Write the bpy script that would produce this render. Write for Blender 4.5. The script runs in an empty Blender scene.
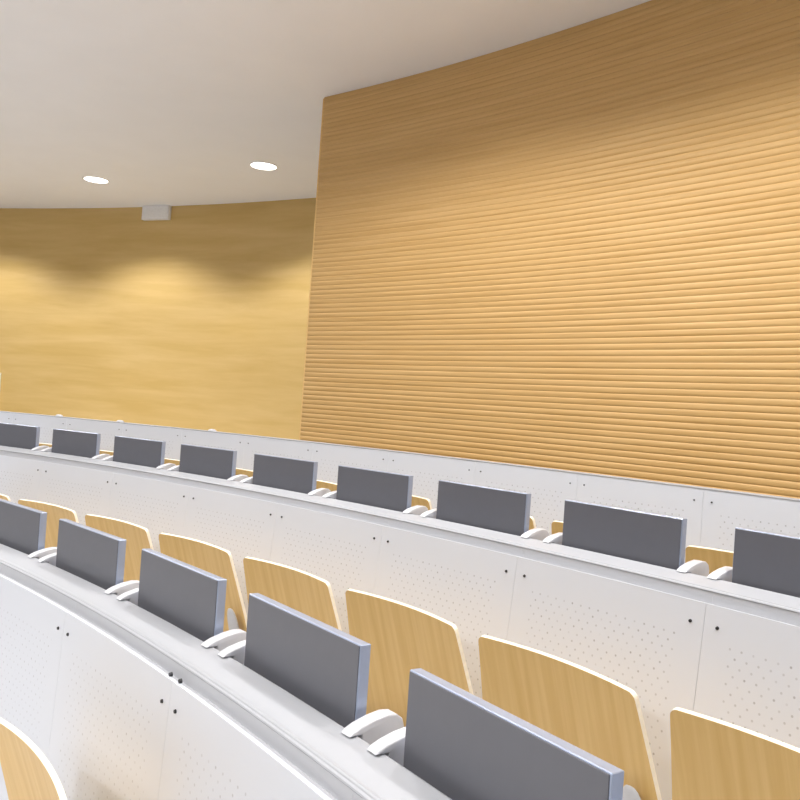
import bpy, bmesh, math
from mathutils import Matrix, Vector

# ------------------------------------------------------------------ layout (metres)
S = 0.9                       # one layout unit in metres
ZC = 1.293                    # camera height above the near row's floor
RHO = 10.20211                # camera distance from the centre of the curved rows
RA, ZA, PHA, DA = 11.01385, -0.44315, -0.15084, 0.05586   # near row of leaves
RB, ZB, PHB, DB = 12.29266, -0.25861, -0.16675, 0.05119   # far row of leaves
D1 = (-0.02061, -0.14891); D2 = (-0.11266, -0.15934); D3 = (-0.14698, -0.19634)
D4 = (0.78567, -0.19496)
RC, ZCC = 13.20169, -0.22329
RW, RBK, ZCEIL, PHW = 13.69292, 15.96622, 2.22318, -0.42653
LEAFW = 0.46
CHW = 0.55481

def Z(u): return ZC + u * S
FL = [Z(ZA + D1[1]) - 0.76 - (ZB - ZA) * S, 0.0, (ZB - ZA) * S + .013, (ZB - ZA) * S + 0.2]   # floors: nearest, near, far, walkway

def pol(r, a, z):             # layout-unit radius, azimuth from +y, z in metres
    return Vector((r * S * math.sin(a), r * S * math.cos(a), z))

# ------------------------------------------------------------------ helpers
scn = bpy.context.scene
col = scn.collection

def obj(name, bm, mats, parent=None, smooth=True, angle=35):
    me = bpy.data.meshes.new(name)
    bmesh.ops.recalc_face_normals(bm, faces=bm.faces[:])
    bm.to_mesh(me); bm.free()
    for m in (mats if isinstance(mats, (list, tuple)) else [mats]):
        me.materials.append(m)
    if smooth:
        for p in me.polygons: p.use_smooth = True
        me.set_sharp_from_angle(angle=math.radians(angle))
    o = bpy.data.objects.new(name, me); col.objects.link(o)
    if parent is not None: o.parent = parent
    return o

def empty(name, loc=(0, 0, 0), az=0.0):
    o = bpy.data.objects.new(name, None); o.empty_display_size = 0.1
    o.location = loc; o.rotation_euler = (0, 0, -az); col.objects.link(o)
    return o

def tag(o, label=None, cat=None, group=None, kind=None):
    if label: o['label'] = label
    if cat: o['category'] = cat
    if group: o['group'] = group
    if kind: o['kind'] = kind
    return o

def dup(root, loc, az):
    r = root.copy(); col.objects.link(r); r.location = loc; r.rotation_euler = (0, 0, -az)
    for ch in list(root.children):
        c = ch.copy(); col.objects.link(c); c.parent = r
        for g in list(ch.children):
            d = g.copy(); col.objects.link(d); d.parent = c
    return r

def box(bm, x0, x1, y0, y1, z0, z1, bev=0.0, seg=2, mi=0):
    t = bmesh.new()
    bmesh.ops.create_cube(t, size=1)
    for v in t.verts:
        v.co = Vector(((x0 + x1) / 2 + v.co.x * (x1 - x0), (y0 + y1) / 2 + v.co.y * (y1 - y0), (z0 + z1) / 2 + v.co.z * (z1 - z0)))
    if bev > 0:
        bmesh.ops.bevel(t, geom=t.edges[:], offset=bev, segments=seg, profile=0.5, affect='EDGES')
    merge(bm, t, mi)

def merge(bm, t, mi=0):
    base = {}
    for v in t.verts: base[v] = bm.verts.new(v.co)
    for f in t.faces:
        g = bm.faces.new([base[v] for v in f.verts]); g.material_index = mi
    t.free()

def sweep(profile, a0, a1, n, closed=True, caps=True):
    """profile: list of (radius in units, z in metres), swept along the arc a0..a1"""
    bm = bmesh.new(); rings = []
    for i in range(n + 1):
        a = a0 + (a1 - a0) * i / n
        rings.append([bm.verts.new(pol(r, a, z)) for r, z in profile])
    m = len(profile)
    for i in range(n):
        for j in range(m if closed else m - 1):
            k = (j + 1) % m
            bm.faces.new((rings[i][j], rings[i][k], rings[i + 1][k], rings[i + 1][j]))
    if closed and caps:
        bm.faces.new(rings[0]); bm.faces.new(rings[-1][::-1])
    return bm

# ------------------------------------------------------------------ materials
def lin(c):
    return tuple(((x / 255) / 12.92 if x <= 10 else (((x / 255) + 0.055) / 1.055) ** 2.4) for x in c) + (1,)

def newmat(name, rgb, rough=0.5, metal=0.0, spec=0.5):
    m = bpy.data.materials.new(name); m.use_nodes = True
    b = m.node_tree.nodes['Principled BSDF']
    b.inputs['Base Color'].default_value = lin(rgb) if max(rgb) > 1 else tuple(rgb) + (1,)
    b.inputs['Roughness'].default_value = rough
    b.inputs['Metallic'].default_value = metal
    b.inputs['Specular IOR Level'].default_value = spec
    return m, m.node_tree, b

def N(nt, typ, **kw):
    n = nt.nodes.new(typ)
    for k, v in kw.items(): setattr(n, k, v)
    return n

def math_node(nt, op, a, b=None, c=None):
    n = nt.nodes.new('ShaderNodeMath'); n.operation = op
    for i, x in enumerate((a, b, c)):
        if x is None: continue
        if isinstance(x, (int, float)): n.inputs[i].default_value = x
        else: nt.links.new(x, n.inputs[i])
    return n.outputs[0]

def speckle(m, nt, b, rgb, amt=0.03, scale=60):
    tc = N(nt, 'ShaderNodeTexCoord'); nz = N(nt, 'ShaderNodeTexNoise'); nz.inputs['Scale'].default_value = scale
    nz.inputs['Detail'].default_value = 3
    nt.links.new(tc.outputs['Object'], nz.inputs['Vector'])
    r = N(nt, 'ShaderNodeValToRGB'); c = lin(rgb)
    r.color_ramp.elements[0].color = tuple(x * (1 - amt) for x in c[:3]) + (1,)
    r.color_ramp.elements[1].color = tuple(min(1, x * (1 + amt)) for x in c[:3]) + (1,)
    r.color_ramp.elements[0].position = .3; r.color_ramp.elements[1].position = .7
    nt.links.new(nz.outputs['Fac'], r.inputs['Fac']); nt.links.new(r.outputs['Color'], b.inputs['Base Color'])

def simple(name, rgb, rough=0.5, metal=0.0, amt=0.03, scale=60, spec=0.5):
    m, nt, b = newmat(name, rgb, rough, metal, spec)
    speckle(m, nt, b, rgb, amt, scale)
    return m

def wood(name, c0, c1, stretch, rough=0.45, coord='Object', spec=0.5, detail=4, scale=1.0, dist=.3):
    m, nt, b = newmat(name, c0, rough, 0, spec)
    tc = N(nt, 'ShaderNodeTexCoord'); mp = N(nt, 'ShaderNodeMapping'); mp.inputs['Scale'].default_value = stretch
    nt.links.new(tc.outputs[coord], mp.inputs['Vector'])
    nz = N(nt, 'ShaderNodeTexNoise'); nz.inputs['Scale'].default_value = scale; nz.inputs['Detail'].default_value = detail
    nz.inputs['Roughness'].default_value = .6; nz.inputs['Distortion'].default_value = dist
    nt.links.new(mp.outputs['Vector'], nz.inputs['Vector'])
    r = N(nt, 'ShaderNodeValToRGB')
    r.color_ramp.elements[0].position = .32; r.color_ramp.elements[0].color = lin(c0)
    r.color_ramp.elements[1].position = .68; r.color_ramp.elements[1].color = lin(c1)
    nt.links.new(nz.outputs['Fac'], r.inputs['Fac']); nt.links.new(r.outputs['Color'], b.inputs['Base Color'])
    return m

def perforated(name, W, rgb, rough, hole):
    """white sheet with a staggered field of small punched holes between the joints; UV in metres"""
    m, nt, b = newmat(name, rgb, rough)
    uv = N(nt, 'ShaderNodeUVMap'); sp = N(nt, 'ShaderNodeSeparateXYZ'); nt.links.new(uv.outputs['UV'], sp.inputs[0])
    u, v = sp.outputs['X'], sp.outputs['Y']
    pu, pv, rad = 0.0300, 0.0200, 0.0028
    row = math_node(nt, 'DIVIDE', v, pv); fl = math_node(nt, 'FLOOR', row)
    odd = math_node(nt, 'MULTIPLY', math_node(nt, 'MODULO', fl, 2.0), .5)
    fu = math_node(nt, 'SUBTRACT', math_node(nt, 'FRACT', math_node(nt, 'ADD', math_node(nt, 'DIVIDE', u, pu), odd)), .5)
    fv = math_node(nt, 'SUBTRACT', math_node(nt, 'FRACT', row), .5)
    du = math_node(nt, 'MULTIPLY', fu, pu); dv = math_node(nt, 'MULTIPLY', fv, pv)
    d = math_node(nt, 'SQRT', math_node(nt, 'ADD', math_node(nt, 'MULTIPLY', du, du), math_node(nt, 'MULTIPLY', dv, dv)))
    mr = N(nt, 'ShaderNodeMapRange'); mr.inputs['From Min'].default_value = rad * .75; mr.inputs['From Max'].default_value = rad * 1.25
    mr.inputs['To Min'].default_value = 1; mr.inputs['To Max'].default_value = 0
    nt.links.new(d, mr.inputs['Value'])
    k = mr.outputs[0]
    for x, op, lim in ((u, 'GREATER_THAN', .072), (u, 'LESS_THAN', W - .072), (v, 'GREATER_THAN', .078), (v, 'LESS_THAN', .44)):
        k = math_node(nt, 'MULTIPLY', k, math_node(nt, op, x, lim))
    # some holes are backed by the acoustic fleece and look paler
    wn = N(nt, 'ShaderNodeTexNoise'); wn.inputs['Scale'].default_value = 38; nt.links.new(uv.outputs['UV'], wn.inputs['Vector'])
    k = math_node(nt, 'MULTIPLY', k, math_node(nt, 'MULTIPLY_ADD', wn.outputs['Fac'], 1.5, -.3))
    mx = N(nt, 'ShaderNodeMix', data_type='RGBA'); mx.clamp_factor = True
    mx.inputs['A'].default_value = lin(rgb); mx.inputs['B'].default_value = lin(hole)
    nt.links.new(k, mx.inputs['Factor']); nt.links.new(mx.outputs['Result'], b.inputs['Base Color'])
    return m

STEP_A, STEP_B, STEP_C = 0.0640, 0.0580, 0.0484
J_A, J_B, J_C = -0.1765, -0.1322, -0.1876
WHITE = (216, 220, 228)
HOLE = (148, 149, 153)
M = {}
M['panelA'] = perforated('perforated white sheet near', STEP_A * (RA + D3[0]) * S, WHITE, .32, (172, 173, 178))
M['panelB'] = perforated('perforated white sheet far', STEP_B * (RB + D3[0]) * S, WHITE, .32, HOLE)
M['panelC'] = perforated('perforated white sheet back', STEP_C * RC * S, WHITE, .32, HOLE)
M['rail'] = simple('white lacquered rail', (172, 174, 179), .5, amt=.006, spec=.3)
M['fascia'] = simple('pale grey fascia', (202, 203, 207), .45, amt=.006)
M['bolt'] = simple('dark bolt head', (45, 45, 48), .4)
M['bracket'] = simple('white cast bracket', (208, 209, 214), .4)
M['leaf'] = simple('dark grey laminate', (103, 104, 111), .34, amt=.02, scale=25)
M['alu'] = simple('silver anodised edge', (172, 183, 206), .35, metal=.5)
M['shell'] = wood('beech plywood', (218, 178, 106), (231, 195, 128), (34, 2, 1.1), .42, scale=1.3, dist=.05)
M['ply'] = simple('pale plywood edge', (250, 238, 214), .5)
M['clip'] = simple('pale grey plastic', (206, 206, 208), .45)
M['steel'] = simple('grey painted steel', (150, 152, 156), .4)
M['maple'] = wood('maple veneer panels', (207, 174, 105), (221, 190, 127), (.5, .5, 5), .5, scale=1.6, detail=5)
M['slat'] = wood('ribbed oak', (200, 160, 98), (214, 176, 117), (1.2, 1.2, 60), .5, scale=1.2)
M['ceiling'] = simple('matt ceiling paint', (246, 247, 250), .9, amt=.01, scale=3, spec=.2)
M['floor'] = simple('light grey flooring', (205, 203, 202), .95, amt=.12, scale=220)
M['trimwood'] = wood('pale edge strip', (222, 184, 118), (232, 196, 132), (30, 30, 2), .5)
M['white'] = simple('white enamel', (246, 245, 244), .5)

lm = bpy.data.materials.new('lit lamp lens'); lm.use_nodes = True
lb = lm.node_tree.nodes['Principled BSDF']
lb.inputs['Base Color'].default_value = (1, 1, 1, 1); lb.inputs['Emission Color'].default_value = (1, .97, .92, 1)
lb.inputs['Emission Strength'].default_value = 6
M['lens'] = lm

# ------------------------------------------------------------------ setting
def structure(name, bm, m, **k):
    return tag(obj(name, bm, m, **k), kind='structure')

A0, A1 = -1.25, 0.42
# stepped floor
steps = [(1.0, FL[0]), (RA + D3[0] + .02, FL[0]), (RA + D3[0] + .02, FL[1]), (RB + D3[0] + .02, FL[1]), (RB + D3[0] + .02, FL[2]),
         (RC + .03, FL[2]), (RC + .03, FL[3]), (RBK + .25, FL[3]), (RBK + .25, FL[0] - .2), (1.0, FL[0] - .2)]
structure('floor', sweep(steps, A0, A1, 60), M['floor'], smooth=False)
# ceiling slab
structure('ceiling', sweep([(1.0, Z(ZCEIL)), (RBK + .25, Z(ZCEIL)), (RBK + .25, Z(ZCEIL) + .15), (1.0, Z(ZCEIL) + .15)], A0, A1, 80), M['ceiling'], angle=20)
# curved maple wall at the back
structure('wall_back', sweep([(RBK, FL[3]), (RBK + .2, FL[3]), (RBK + .2, Z(ZCEIL)), (RBK, Z(ZCEIL))], A0, PHW + .2, 90), M['maple'])
# ribbed wall in front of it
prof = []
pitch = 0.0292
z = FL[3]; top = Z(ZCEIL)
n = int((top - z) / pitch)
pitch = (top - z) / n
dep = 0.0037 / S
for i in range(n):
    for f, k in ((0.0, 1.0), (.10, .55), (.22, .2), (.38, .03), (.55, 0), (.70, .06), (.84, .25), (.94, .6)):
        prof.append((RW + dep * k, z + (i + f) * pitch))
prof.append((RW + dep, top)); prof += [(RW + .16, top), (RW + .16, FL[3])]
structure('wall_right', sweep(prof, PHW, A1, 90), M['slat'], angle=60)
# thin pale strip closing the end of the ribbed wall
structure('trim_1', sweep([(RW + .02, FL[3]), (RW + .16, FL[3]), (RW + .16, top), (RW + .02, top)], PHW - .0022, PHW - .0001, 1), M['trimwood'], smooth=False)
# white door at the far left of the back wall
dz = Z(.146)
door = structure('door_1', sweep([(RBK - .05, FL[3]), (RBK - .004, FL[3]), (RBK - .004, dz), (RBK - .05, dz)], -0.888, -0.8255, 6), M['white'], smooth=False)

# ------------------------------------------------------------------ desks
def panel_mesh(rt, zt, zb, a0, a1, thick=.004, lean=.10, n=10):
    bm = bmesh.new(); uvl = bm.loops.layers.uv.new('UVMap'); W = (a1 - a0) * rt * S
    h = zt - zb; rows = 6; g = {}
    th = thick
    def vert(i, j, back):
        a = a0 + (a1 - a0) * i / n; d = h * j / rows
        return bm.verts.new(pol(rt - lean * d / S + (th if back else 0), a, zt - d))
    F = [[vert(i, j, 0) for j in range(rows + 1)] for i in range(n + 1)]
    B = [[vert(i, j, 1) for j in range(rows + 1)] for i in range(n + 1)]
    def quad(vs, uvs):
        f = bm.faces.new(vs)
        for l, q in zip(f.loops, uvs): l[uvl].uv = q
    for i in range(n):
        for j in range(rows):
            q = [(W * ii / n, h * jj / rows) for ii, jj in ((i, j), (i, j + 1), (i + 1, j + 1), (i + 1, j))]
            quad((F[i][j], F[i][j + 1], F[i + 1][j + 1], F[i + 1][j]), q)
            quad((B[i][j], B[i + 1][j], B[i + 1][j + 1], B[i][j + 1]), [(0, 0)] * 4)
        quad((F[i][0], F[i + 1][0], B[i + 1][0], B[i][0]), [(0, 0)] * 4)
        quad((F[i][rows], B[i][rows], B[i + 1][rows], F[i + 1][rows]), [(0, 0)] * 4)
    for i in (0, n):
        for j in range(rows):
            quad((F[i][j], B[i][j], B[i][j + 1], F[i][j + 1]), [(0, 0)] * 4)
    return bm

def bolt_mesh(r, a, zz, rad=.0048):
    bm = bmesh.new()
    t = bmesh.new()
    bmesh.ops.create_cone(t, cap_ends=True, segments=12, radius1=rad, radius2=rad * .75, depth=.006)
    mat = Matrix.Translation(pol(r, a, zz)) @ Matrix.Rotation(-a, 4, 'Z') @ Matrix.Rotation(math.radians(90), 4, 'X')
    for v in t.verts: v.co = mat @ v.co
    merge(bm, t)
    return bm

def desk(name, label, R, zz, zfloor, J, STEP, k0, k1, pm, pt=.004, lean=.10, bolts=True):
    root = tag(empty(name, (0, 0, 0)), label, 'desk')
    rp, zp = R + D3[0], Z(zz + D3[1])
    a0, a1 = J + STEP * k0, J + STEP * k1
    for k in range(k0, k1):
        g = .0005 / (rp * S)
        obj('front_panel', panel_mesh(rp, zp, zfloor, J + STEP * k + g, J + STEP * (k + 1) - g, pt, lean), pm, root)
        if bolts:
            for s in (-1, 1):
                if k > k0: obj('bolt', bolt_mesh(rp - .0535 * lean - .001, J + STEP * k + s * .0034, zp - .0505), M['bolt'], root)
        zl = Z(zz + D2[1])
        pr = [(rp + pt + .0005, zp - .030), (rp + pt + .0005, zp - .006), (R + D2[0] - .0075, zp - .006), (R + D2[0] - .0075, zl - .0083), (rp + .060, zl - .0083), (rp + .060, zp - .030)]
        obj('fascia', sweep(pr, J + STEP * k + g * .5, J + STEP * (k + 1) - g * .5, 10), M['fascia'], root)
    n2, n1 = R + D2[0], R + D1[0]
    zn, zb = Z(zz + D2[1]), Z(zz + D1[1])
    pr = [(n2 - .0105, zn - .0080), (n2 - .0120, zn - .0060), (n2 - .0105, zn - .0036), (n2 - .0055, zn - .0022), (n2 - .0040, zn - .0002), (n2, zn + .0014), (n2 + .0045, zn - .0002), (n2 + .010, zn - .0004),
          (n1 - .012, zb - .0015), (n1 - .006, zb), (n1 - .001, zb - .001), (n1, zb - .005), (n1, zb - .030), (n1 - .02, zb - .030), (n1 - .02, zn - .0080)]
    obj('worktop_rail', sweep(pr, a0, a1, 120), M['rail'], root, angle=9)
    return root

deskA = desk('lecture_desk', 'long curved white desk with perforated front, nearest row, in front of the lower grey leaves', RA, ZA, FL[0], J_A, STEP_A, -5, 5, M['panelA'], .011, .05)
for s in (-1, 1):
    obj('bolt', bolt_mesh(RA + D3[0] + .010, J_A - .0005 + s * .0024, Z(ZA + D3[1]) + .004, .005), M['bolt'], deskA)
deskB = desk('lecture_desk', 'long curved white desk with perforated front, middle row, behind the wooden chairs', RB, ZB, FL[1], J_B, STEP_B, -10, 5, M['panelB'])

par = tag(empty('parapet'), 'low curved white perforated parapet below the wooden walls, behind the upper grey leaves', 'parapet')
zt = Z(ZCC)
for k in range(-14, 6):
    g = .0005 / (RC * S)
    obj('front_panel', panel_mesh(RC, zt - .004, FL[2], J_C + STEP_C * k + g, J_C + STEP_C * (k + 1) - g, lean=0.0), M['panelC'], par)
    for s in (-1, 1):
        if k > -14: obj('bolt', bolt_mesh(RC - .001, J_C + STEP_C * k + s * .0030, zt - .0495, .0036), M['bolt'], par)
obj('cap_rail', sweep([(RC - .002, zt - .005), (RC - .002, zt - .002), (RC + .003, zt), (RC + .05, zt), (RC + .055, zt - .004), (RC + .055, FL[3] - .05), (RC + .03, FL[3] - .05), (RC + .03, zt - .012), (RC + .0135, zt - .012), (RC + .0135, zt - .005)],
                      J_C - 14 * STEP_C, J_C + 6 * STEP_C, 120), M['rail'], par)
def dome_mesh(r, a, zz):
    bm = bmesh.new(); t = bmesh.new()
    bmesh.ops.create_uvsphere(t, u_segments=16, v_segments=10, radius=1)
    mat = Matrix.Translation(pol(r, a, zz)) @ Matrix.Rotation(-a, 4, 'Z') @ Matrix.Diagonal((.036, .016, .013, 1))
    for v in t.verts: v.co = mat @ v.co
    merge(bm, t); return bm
for a in (-0.58387, -0.53097, -0.4562):  # low white domes added for white spots along the parapet's top edge
    obj('white_dome', dome_mesh(RC + .022, a, zt + .001), M['bracket'], par)

# ------------------------------------------------------------------ folded-up leaves
LH = 0.30
def make_leaf(loc, az):
    root = empty('folding_leaf', loc, az)          # origin: front face, ledge level; local x along the row, y away from the hall's centre
    hw = LEAFW * S / 2; zt_ = -D1[1] * S
    bm = bmesh.new(); box(bm, -hw, hw, 0.0015, .0225, zt_ - LH, zt_, .0012, 1)
    obj('edge_frame', bm, M['alu'], root)
    bm = bmesh.new(); box(bm, -hw + .002, hw - .0035, 0.0, .003, zt_ - LH + .003, zt_ - .0025, .0006, 1)
    obj('panel', bm, M['leaf'], root)
    # side profile of a hinge bracket (y, z) in layout units relative to the ledge
    pr = [(-.044, .0006), (-.036, .0075), (-.020, .0150), (.010, .0240), (.040, .0290), (.060, .0270), (.074, .0170), (.080, .0), (.079, -.030), (.074, -.07), (.04, -.085), (-.005, -.085), (-.0155, -.06), (-.0165, .0006)]
    for s in (-1, 1):
        bm = bmesh.new()
        x0, x1 = s * .2470 * S, s * .2800 * S
        V = [[bm.verts.new((x, y * S, zz * S)) for y, zz in pr] for x in (x0, x1)]
        m_ = len(pr)
        for j in range(m_):
            k = (j + 1) % m_; bm.faces.new((V[0][j], V[0][k], V[1][k], V[1][j]))
        bm.faces.new(V[0]); bm.faces.new(V[1][::-1])
        bmesh.ops.recalc_face_normals(bm, faces=bm.faces[:])
        bmesh.ops.bevel(bm, geom=[e for e in bm.edges if abs(e.verts[0].co.x - e.verts[1].co.x) < 1e-6], offset=.003, segments=3, profile=.5, affect='EDGES')
        # pivot pin joining bracket to leaf
        box(bm, min(s * (hw - .001), s * .2470 * S + s * .002), max(s * (hw - .001), s * .2470 * S + s * .002), .006, .018, -.045, -.033)
        obj('hinge_bracket', bm, M['bracket'], root)
    return root

ordn = ['first', 'second', 'third', 'fourth', 'fifth', 'sixth', 'seventh', 'eighth', 'ninth', 'tenth', 'eleventh', 'twelfth']
leaf = None
def put_leaf(R, zz, az, label, group):
    global leaf
    loc = pol(R, az, Z(zz + D1[1]))
    if leaf is None: leaf = make_leaf(loc, az); o = leaf
    else: o = dup(leaf, loc, az)
    tag(o, label, 'folding table leaf', group)
labA = ['grey upright table leaf cut by left frame edge, lower row',
        'grey upright table leaf, second from the left along the lower white desk',
        'grey upright table leaf, middle one of the five along the lower white desk',
        'large grey upright table leaf, second from the right on the lower white desk',
        'largest grey upright table leaf, nearest the camera at the bottom edge']
for k in range(1, 6):
    put_leaf(RA, ZA, PHA + DA * (k - 4), labA[k - 1], 'grey leaves on the near desk')
labB = ['small grey upright table leaf at the left frame edge, farthest in the upper row'] + \
       ['small grey upright table leaf, %s from the left along the upper white desk' % ordn[i] for i in (1, 2, 3)] + \
       ['grey upright table leaf, middle one of the nine along the upper white desk'] + \
       ['grey upright table leaf, %s from the right along the upper white desk' % s for s in ('fourth', 'third', 'second')] + \
       ['grey upright table leaf cut by right frame edge, upper row']
for k in range(1, 10):
    put_leaf(RB, ZB, PHB + DB * (k - 8), labB[k - 1], 'grey leaves on the far desk')

# ------------------------------------------------------------------ chairs
def make_chair(loc, az, ztop):
    """local origin on the floor below the backrest; x along the row, y away from the hall's centre"""
    root = empty('lecture_chair', loc, az)
    bm = bmesh.new()
    H = .46; r = .017; th = .011; nu = 18
    ds = [0, .0008, .0025, .005, .0085, .012, .017, .05, .09, .14, .19, .24, .29, .34, .39, .43, H]
    def yc(d): return .34 * d - .06 * d * d
    def hw(d):
        w = CHW * S / 2 + (.13 * d if d < .26 else .0338)
        if d < r: w -= r - math.sqrt(max(0, r * r - (r - d) ** 2))
        return w
    def pt(u, d, off):
        w = hw(d); x = u * w
        sag = .031 * (1 - (x / (CHW * S / 2 + .03)) ** 2)
        y = yc(d) + sag
        nx = .031 * 2 * x / (CHW * S / 2 + .03) ** 2; ny = 1.0; nz = .34 - .12 * d
        L = math.sqrt(nx * nx + ny * ny + nz * nz)
        crown = .003 * (1 - u * u)
        return Vector((x + off * nx / L, y + off * ny / L, ztop - d + crown + off * nz / L))
    F = [[bm.verts.new(pt(-1 + 2 * i / nu, d, 0)) for d in ds] for i in range(nu + 1)]
    B = [[bm.verts.new(pt(-1 + 2 * i / nu, d, th)) for d in ds] for i in range(nu + 1)]
    nd = len(ds) - 1
    for i in range(nu):
        for j in range(nd):
            bm.faces.new((F[i][j], F[i][j + 1], F[i + 1][j + 1], F[i + 1][j])).material_index = 0
            bm.faces.new((B[i][j], B[i + 1][j], B[i + 1][j + 1], B[i][j + 1])).material_index = 0
        bm.faces.new((F[i][0], F[i + 1][0], B[i + 1][0], B[i][0])).material_index = 1
        bm.faces.new((F[i][nd], B[i][nd], B[i + 1][nd], F[i + 1][nd])).material_index = 1
    for i in (0, nu):
        for j in range(nd):
            bm.faces.new((F[i][j], B[i][j], B[i][j + 1], F[i][j + 1])).material_index = 1
    obj('backrest', bm, [M['shell'], M['ply']], root, angle=50)
    yb = yc(.36)
    # seat pan hanging folded below the backrest
    bm = bmesh.new(); box(bm, -.20, .20, yb - .045, yb - .025, ztop - .62, ztop - .47, .008, 2)
    obj('seat', bm, M['shell'], root)
    for s in (1,):
        bm = bmesh.new()
        t = bmesh.new()
        bmesh.ops.create_uvsphere(t, u_segments=20, v_segments=14, radius=1)
        for v in t.verts:
            k_ = lambda q, e: math.copysign(abs(q) ** e, q)
            zz = k_(v.co.z, .8) * .115; v.co = Vector((s * .222 + k_(v.co.x, .7) * .034, yc(.335) - .018 + v.co.y * .010 - zz * .30, ztop - .335 + zz))
        merge(bm, t)
        obj('side_bracket', bm, M['clip'], root)
    bm = bmesh.new()
    box(bm, -.025, .025, yb + .044, yb + .064, .0, ztop - .40, .003, 2)
    box(bm, -.16, .16, yb + .046, yb + .060, ztop - .44, ztop - .41, .003, 2)
    box(bm, -.12, .12, yb - .06, yb + .068, 0, .012, .003, 2)
    box(bm, -.03, .03, yb - .03, yb + .050, ztop - .56, ztop - .52, .003, 2)
    obj('pedestal', bm, M['steel'], root)
    return root
chair = None
CH = (ZA + D4[1]) * S + ZC                     # backrest top above its floor
def put_chair(R, az, zfloor, label, group):
    global chair
    loc = pol(R, az, zfloor)
    if chair is None: chair = make_chair(loc, az, CH); o = chair
    else: o = dup(chair, loc, az)
    tag(o, label, 'chair', group)
labCA = ['wooden chair back peeking in at left frame edge, middle row',
         'wooden chair back behind the grey leaf cut by left frame edge',
         'wooden chair back, third from the left in the middle row',
         'wooden chair back, fourth from the left in the middle row',
         'wooden chair back, fourth from the right in the middle row',
         'wooden chair back, third from the right in the middle row',
         'wooden chair back, second from the right, behind the largest grey leaf',
         'wooden chair back cut by the right and bottom frame edges']
for k in range(0, 8):
    put_chair(RA + D4[0], PHA + DA * (k - 4 - 2.02533), FL[1], labCA[k], 'wooden chairs in the middle row')
for k in range(2, 12):
    put_chair(RB + D4[0] - .11, PHB + .0052 + DB * (k - 8 - 1.98375), FL[2],
              'top of wooden chair hidden behind upper grey leaves, %s of that row from the left' % ordn[k - 2], 'wooden chairs in the far row')
R0b, z0b = 10.600, -0.8226
from math import atan2
put_chair(R0b, -0.1935, Z(z0b) - CH, 'wooden chair back in the bottom left corner, nearest row', 'wooden chairs in the nearest row')

# ------------------------------------------------------------------ ceiling box and lamps
bx = empty('ceiling_box', pol(RBK - .034, -0.6925, Z(ZCEIL)), -0.6925)
bm = bmesh.new(); box(bm, -.172, .172, -.025, .027, -.150, 0, .006, 3)
obj('housing', bm, M['white'], bx)
bm = bmesh.new(); box(bm, -.160, .160, -.0275, -.023, -.138, -.012, .002, 1)
obj('front_cover', bm, M['white'], bx)
tag(bx, 'small white box hanging from the ceiling against the back wall', 'ceiling box')

def ring_mesh(r0, r1, z0, z1, n=40):
    bm = bmesh.new(); pr = [(r0, z1), (r0, z0 + .001), (r0 + .002, z0), (r1 - .002, z0), (r1, z0 + .002), (r1, z1)]
    V = [[bm.verts.new((r * math.cos(2 * math.pi * i / n), r * math.sin(2 * math.pi * i / n), z_)) for r, z_ in pr] for i in range(n)]
    for i in range(n):
        for j in range(len(pr) - 1):
            bm.faces.new((V[i][j], V[i][j + 1], V[(i + 1) % n][j + 1], V[(i + 1) % n][j]))
    return bm
def disc_mesh(r, z_, n=40):
    bm = bmesh.new(); bm.faces.new([bm.verts.new((r * math.cos(2 * math.pi * i / n), r * math.sin(2 * math.pi * i / n), z_)) for i in range(n)][::-1])
    return bm
WARM = (1.0, .98, .96)
lamp_data = {}
def downlight(R, az, label, power, size, blend, group):
    root = tag(empty('downlight', pol(R, az, Z(ZCEIL)), az), label, 'ceiling light', group)
    obj('trim_ring', ring_mesh(.108, .122, -.006, 0.0), M['white'], root)
    obj('lens', disc_mesh(.109, -.003), M['lens'], root)
    key = (power, size, blend)
    if key not in lamp_data:
        L = bpy.data.lights.new('spot', 'SPOT'); L.energy = power; L.spot_size = math.radians(size); L.spot_blend = blend
        L.shadow_soft_size = .06; L.color = WARM; lamp_data[key] = L
    o = bpy.data.objects.new('spot', lamp_data[key]); col.objects.link(o); o.parent = root; o.location = (0, 0, -.012)
    return root
AZ0, AZ1 = -0.6879, -0.5429
st = AZ1 - AZ0
WASH = (145, 132, .45)
downlight(14.84, AZ0, 'lit round ceiling downlight, left one of the two in view', *WASH, 'wall washing downlights')
downlight(14.84, AZ1, 'lit round ceiling downlight, right one nearer the ribbed wall', *WASH, 'wall washing downlights')
downlight(14.84, AZ0 - st, 'round ceiling downlight just outside the left of the frame', *WASH, 'wall washing downlights')
for R, a in ((12.0, -.40), (12.2, -.30), (12.2, -.19), (12.2, -.075), (12.2, .04)):
    downlight(R, a, 'round ceiling downlight above the frame in front of the ribbed wall', 55 if a < -.35 else 114, 150, .45, 'downlights above the seats')
downlight(11.9, -.70, 'added unseen downlight outside the frame, brightening the maple wall', 200, 150, .5, 'added fill lamps over the rows')  # unseen lamp added to brighten the lower maple wall
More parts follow.
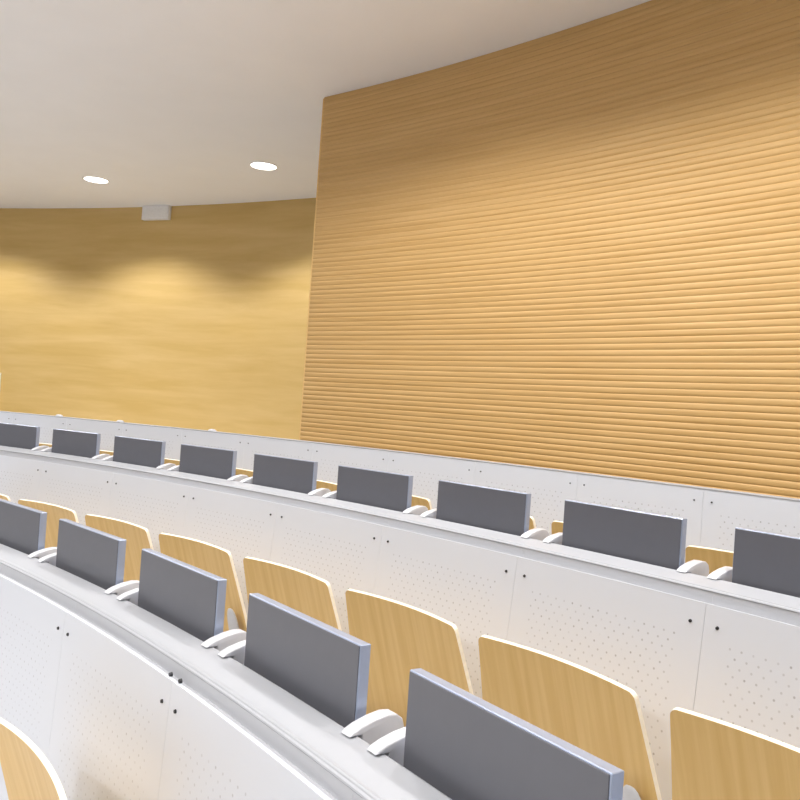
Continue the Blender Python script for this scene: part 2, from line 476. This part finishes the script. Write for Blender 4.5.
for R, a in ((10.6, -.62), (10.6, -.36), (10.6, -.1), (12.4, -.78)):  # unseen lamps put in as fill over the seats
    downlight(R, a, 'added unseen fill downlight above the seats, outside the frame', 105, 150, .5, 'added fill lamps over the rows')
for R, a in ((9.0, -.5), (9.0, -.2), (9.0, .1)):  # weaker unseen lamps, added as fill for the nearest row
    downlight(R, a, 'added unseen fill downlight above the nearest seats, outside the frame', 50, 150, .5, 'added fill lamps over the nearest row')
for R, a in ((7.0, -.6), (7.0, -.2), (7.0, .2), (4.5, -.5), (4.5, .0)):  # unseen lamps added so the floor bounces light onto the ceiling
    downlight(R, a, 'added unseen bounce downlight over the front of the hall, outside the frame', 215, 150, .5, 'added bounce lamps over the front')

# ------------------------------------------------------------------ world, camera
w = bpy.data.worlds.new('hall'); scn.world = w; w.use_nodes = True
bg = w.node_tree.nodes['Background']; bg.inputs['Color'].default_value = (.98, .98, 1.0, 1); bg.inputs['Strength'].default_value = .12

cam = bpy.data.cameras.new('camera'); co = bpy.data.objects.new('camera', cam); col.objects.link(co)
yaw, pit, rol, f = -1.07804, 0.01313, 0.06929, 846.82751
fwd0 = Vector((math.sin(yaw), math.cos(yaw), 0)); right0 = Vector((math.cos(yaw), -math.sin(yaw), 0)); up0 = Vector((0, 0, 1))
fwd = fwd0 * math.cos(pit) + up0 * math.sin(pit); upp = up0 * math.cos(pit) - fwd0 * math.sin(pit)
cr = right0 * math.cos(rol) + upp * math.sin(rol); cu = -right0 * math.sin(rol) + upp * math.cos(rol)
mat = Matrix((( cr.x, cu.x, -fwd.x, 0), (cr.y, cu.y, -fwd.y, RHO * S), (cr.z, cu.z, -fwd.z, ZC), (0, 0, 0, 1)))
co.matrix_world = mat
cam.sensor_width = 36; cam.lens = f / 800 * 36; cam.shift_x = (400 - 398.74) / 800; cam.shift_y = (400.89 - 400) / 800
cam.clip_start = .02; cam.clip_end = 100
scn.camera = co
scn.view_settings.view_transform = 'Standard'; scn.view_settings.look = 'None'
scn.view_settings.gamma = 1; scn.view_settings.exposure = 0; scn.view_settings.use_curve_mapping = False
